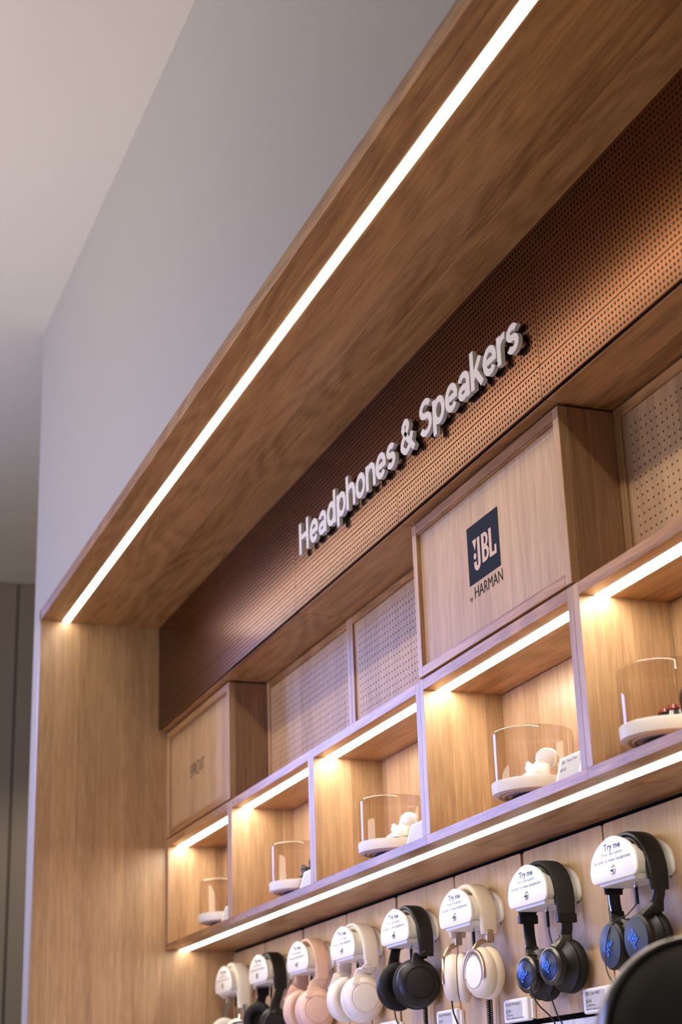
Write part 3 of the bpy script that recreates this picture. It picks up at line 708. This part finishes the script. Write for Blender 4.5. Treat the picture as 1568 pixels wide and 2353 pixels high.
headset('headphones', 'black headphones with grey band lining, nearest black pair to the side wall', 1, dict(band=BMAT, lining=BGREY, shell=BMAT, cush=BSOFT, thin=True, w=.070, bt=.0035, L2=.092, cupR=dict(c=(.058, -.012, -.178), yaw=-.25), cupL=dict(c=(-.050, -.016, -.160), yaw=-.5)))
headset('headphones', 'pale pink headphones between the black and the off-white pair', 2, dict(band=PINK, shell=PINK, cush=PINKC, face=PINK, inner=PINKC, w=.072, L2=.095, cupR=dict(c=(.056, -.012, -.163), R=.046, sy=1.0, yaw=-.12), cupL=dict(c=(-.050, -.014, -.158), R=.045, yaw=.1)))
headset('headphones', 'off-white headphones right of the pink pair', 3, dict(band=OFFW, shell=OFFW, cush=OFFWC, face=OFFW, inner=OFFWC, lining=OFFWC, w=.082, bt=.0038, L2=.098, cupR=dict(c=(.056, -.012, -.160), R=.046, sy=1.0, yaw=-.15), cupL=dict(c=(-.050, -.014, -.155), R=.045, yaw=.05)))
headset('headphones', 'plain matt black headphones between the off-white and the cream pair', 4, dict(band=BMAT, lining=BGREY, shell=BMAT, cush=BSOFT, face=BMAT, thin=True, w=.078, bw=.0165, bt=.0040, L1=.075, L2=.104, cupR=dict(c=(.058, -.014, -.155), R=.046, sy=1.0, yaw=-.15), cupL=dict(c=(-.048, -.016, -.153), R=.045, yaw=-.1)))
headset('headphones', 'cream headphones with champagne metal yokes', 5, dict(band=CREAMC, shell=CREAM, cush=CREAMC, face=WPM, metal=GOLD, style='yoke', inner=BGREY, w=.070, bw=.0175, bt=.0062, L1=.085, L2=.094, fr=.60, cupR=dict(c=(.070, -.018, -.162), R=.044, yaw=-1.35, th=.024, d=.020), cupL=dict(c=(-.064, -.008, -.160), R=.044, yaw=1.05, th=.022)))
headset('headphones', 'black headphones with woven band and blue-black oval faces', 6, dict(band=BFAB, lining=BMAT, shell=BMAT, ring=RINGM, face=FACEB, cush=BSOFT, style='fold', hinge=RINGM, cap=.014, capmat=BMAT, logo=1, bulge=.0016, fr=.72, w=.071, bw=.0178, bt=.0045, L1=.080, L2=.094,
        cupR=dict(c=(.062, -.006, -.178), R=.0315, CR=.0435, yaw=-1.38, th=.022, d=.032, sy=.95, sz=1.02, la=-36), cupL=dict(c=(-.026, -.006, -.184), R=.0315, CR=.0435, yaw=1.74, th=.022, d=.032, sy=.95, sz=1.02, la=38)))
headset('headphones', 'black headphones with slate faces at the right edge, partly behind the dark round speaker', 7, dict(band=BMAT, lining=BMAT, shell=BMAT, face=FACEG, cush=BSOFT, style='fold', hinge=BMAT, gl=1, logo=1, bulge=.0016, fr=.88, w=.070, bw=.0172, bt=.0040, L1=.084, L2=.094, dx=0.0,
        cupR=dict(c=(.046, -.010, -.166), R=.0330, CR=.038, yaw=-1.36, th=.020, d=.028, sy=.90, sz=1.14, la=-50), cupL=dict(c=(-.032, -.010, -.168), R=.0330, CR=.038, yaw=1.72, th=.020, d=.028, sy=.90, sz=1.14, la=50)))

# ------------------------------------------------------------ cables
def cable(k, pts, r, label, mat=BMAT, coil=False, nm='cable'):
    P = [(HC[k] + a, b, c) for a, b, c in pts]; P = crom(P, 8)
    if coil:
        t0, t1 = Vector(P[0]), Vector(P[-1]); Q = []; n = int((t0 - t1).length / 0.0036 * 10)
        for i in range(n + 1):
            q = t0.lerp(t1, i / n); a = 2 * PI * i / 10; Q.append(q + Vector((coil * math.cos(a), coil * math.sin(a), 0)))
        bm = sweep(Q, (0, 0, 1), r, r, 6, 2.0)
    else: bm = tube(P, r, 6)
    root = Vector(P[0]); bmesh.ops.translate(bm, verts=bm.verts, vec=-root)
    o = obj(nm, bm, mat, loc=root, smooth='all'); o['label'] = label; o['category'] = 'cable'; o['group'] = 'headphone cables'
    return o
zb = 1.8625
names = ['white headphones next to the side wall', 'black headphones nearest the side wall', 'pink headphones', 'off-white headphones', 'plain black headphones', 'cream headphones', 'woven band headphones', 'headphones at the right edge']
for k in range(6):
    cable(k, [(.012, .522, zb + .002), (.012, .524, 1.835), (.016, .546, 1.80), (.010, .552, 1.74), (.0, .552, 1.60)], .0011, 'thin black cable plugged into the holder of the ' + names[k])
cable(6, [(.012, .522, zb + .002), (.020, .520, 1.845), (.030, .520, 1.820), (.014, .516, 1.800), (.002, .500, 1.787), (-.002, .488, 1.765), (-.004, .500, 1.738), (.000, .530, 1.700), (.010, .545, 1.60)], .0013, 'woven black cable hanging in front of the woven band headphones', BFAB)
cable(6, [(.004, .520, 1.752), (.006, .53, 1.72), (.010, .54, 1.69), (.018, .545, 1.60)], .0013, 'woven black cable leaving the left cup of the woven band headphones', BFAB)
cable(7, [(.012, .522, zb + .002), (.000, .508, 1.847), (-.020, .492, 1.835), (-.024, .480, 1.80), (-.012, .472, 1.765), (.004, .480, 1.735), (.03, .52, 1.66), (.035, .54, 1.55)], .0010, 'thin black cable across the slate faced headphones')
for k, dx in ((4, .028), (5, .022)):
    cable(k, [(dx, .540, 1.79), (dx, .540, 1.55)], .0012, 'coiled black cable hanging beneath the ' + names[k], coil=.0040, nm='coiled_cable')
cable(4, [(-.048, .505, 1.775), (-.052, .51, 1.755), (-.058, .525, 1.72), (-.062, .535, 1.60)], .0014, 'black cable leaving the left cup of the plain black headphones')
cable(5, [(-.064, .505, 1.775), (-.064, .507, 1.75), (-.060, .52, 1.70), (-.06, .53, 1.58)], .0016, 'black cable leaving the left cup of the cream headphones')

# ------------------------------------------------------------ round speaker in front, on its stand
def at(u, v, dist):
    d = (M.to_3x3() @ Vector(((u - 784) / 3851.98, (1176.5 - v) / 3851.98, -1))).normalized(); return CAM + d * dist
pc = at(1612, 2402, 1.75)
sp_ = thing('round_speaker', 'matt black round speaker with grey rim, out of focus at the bottom right corner', 'speaker', (pc.x, pc.y, 0.9))
hz = pc.z - 0.9; yawc = math.atan2(CAM.y - pc.y, CAM.x - pc.x)
R = 0.104
front = lathe([(0.0, 0), (0.0, R), (0.030, R * 1.0)], 64, 'X')
obj('rim', lathe([(-0.05, 0), (-0.05, R * .80), (-0.03, R * .95), (0.0, R), (0.012, R), (0.016, R * .985), (0.016, R * .955), (0.012, R * .945)], 72, 'X'), RINGM, sp_, loc=(0, 0, hz), rot=(0, 0, yawc + 0.35), smooth=True)
obj('grille', lathe([(0.010, R * .95), (0.016, R * .90), (0.024, R * .7), (0.030, R * .4), (0.032, 0)], 72, 'X'), BSOFT, sp_, loc=(0, 0, hz), rot=(0, 0, yawc + 0.35), smooth=True)
obj('stand', lathe([(0, 0), (0, 0.07), (0.008, 0.068), (0.012, 0.012), (hz - R * .9, 0.010), (hz - R * .8, 0.010)], 32), RINGM, sp_, smooth=True)
tb = thing('display_table', 'white display table below the picture carrying the round speaker', 'table', (pc.x + 0.1, pc.y - 0.1, 0))
obj('table_top', box(-0.5, 0.5, -0.28, 0.28, 0.86, 0.90, 0.003), WPM, tb)
for sx in (-1, 1):
    for sy in (-1, 1): obj('leg', box(sx * 0.46 - 0.02, sx * 0.46 + 0.02, sy * 0.24 - 0.02, sy * 0.24 + 0.02, 0, 0.86, 0.002), WPM, tb)
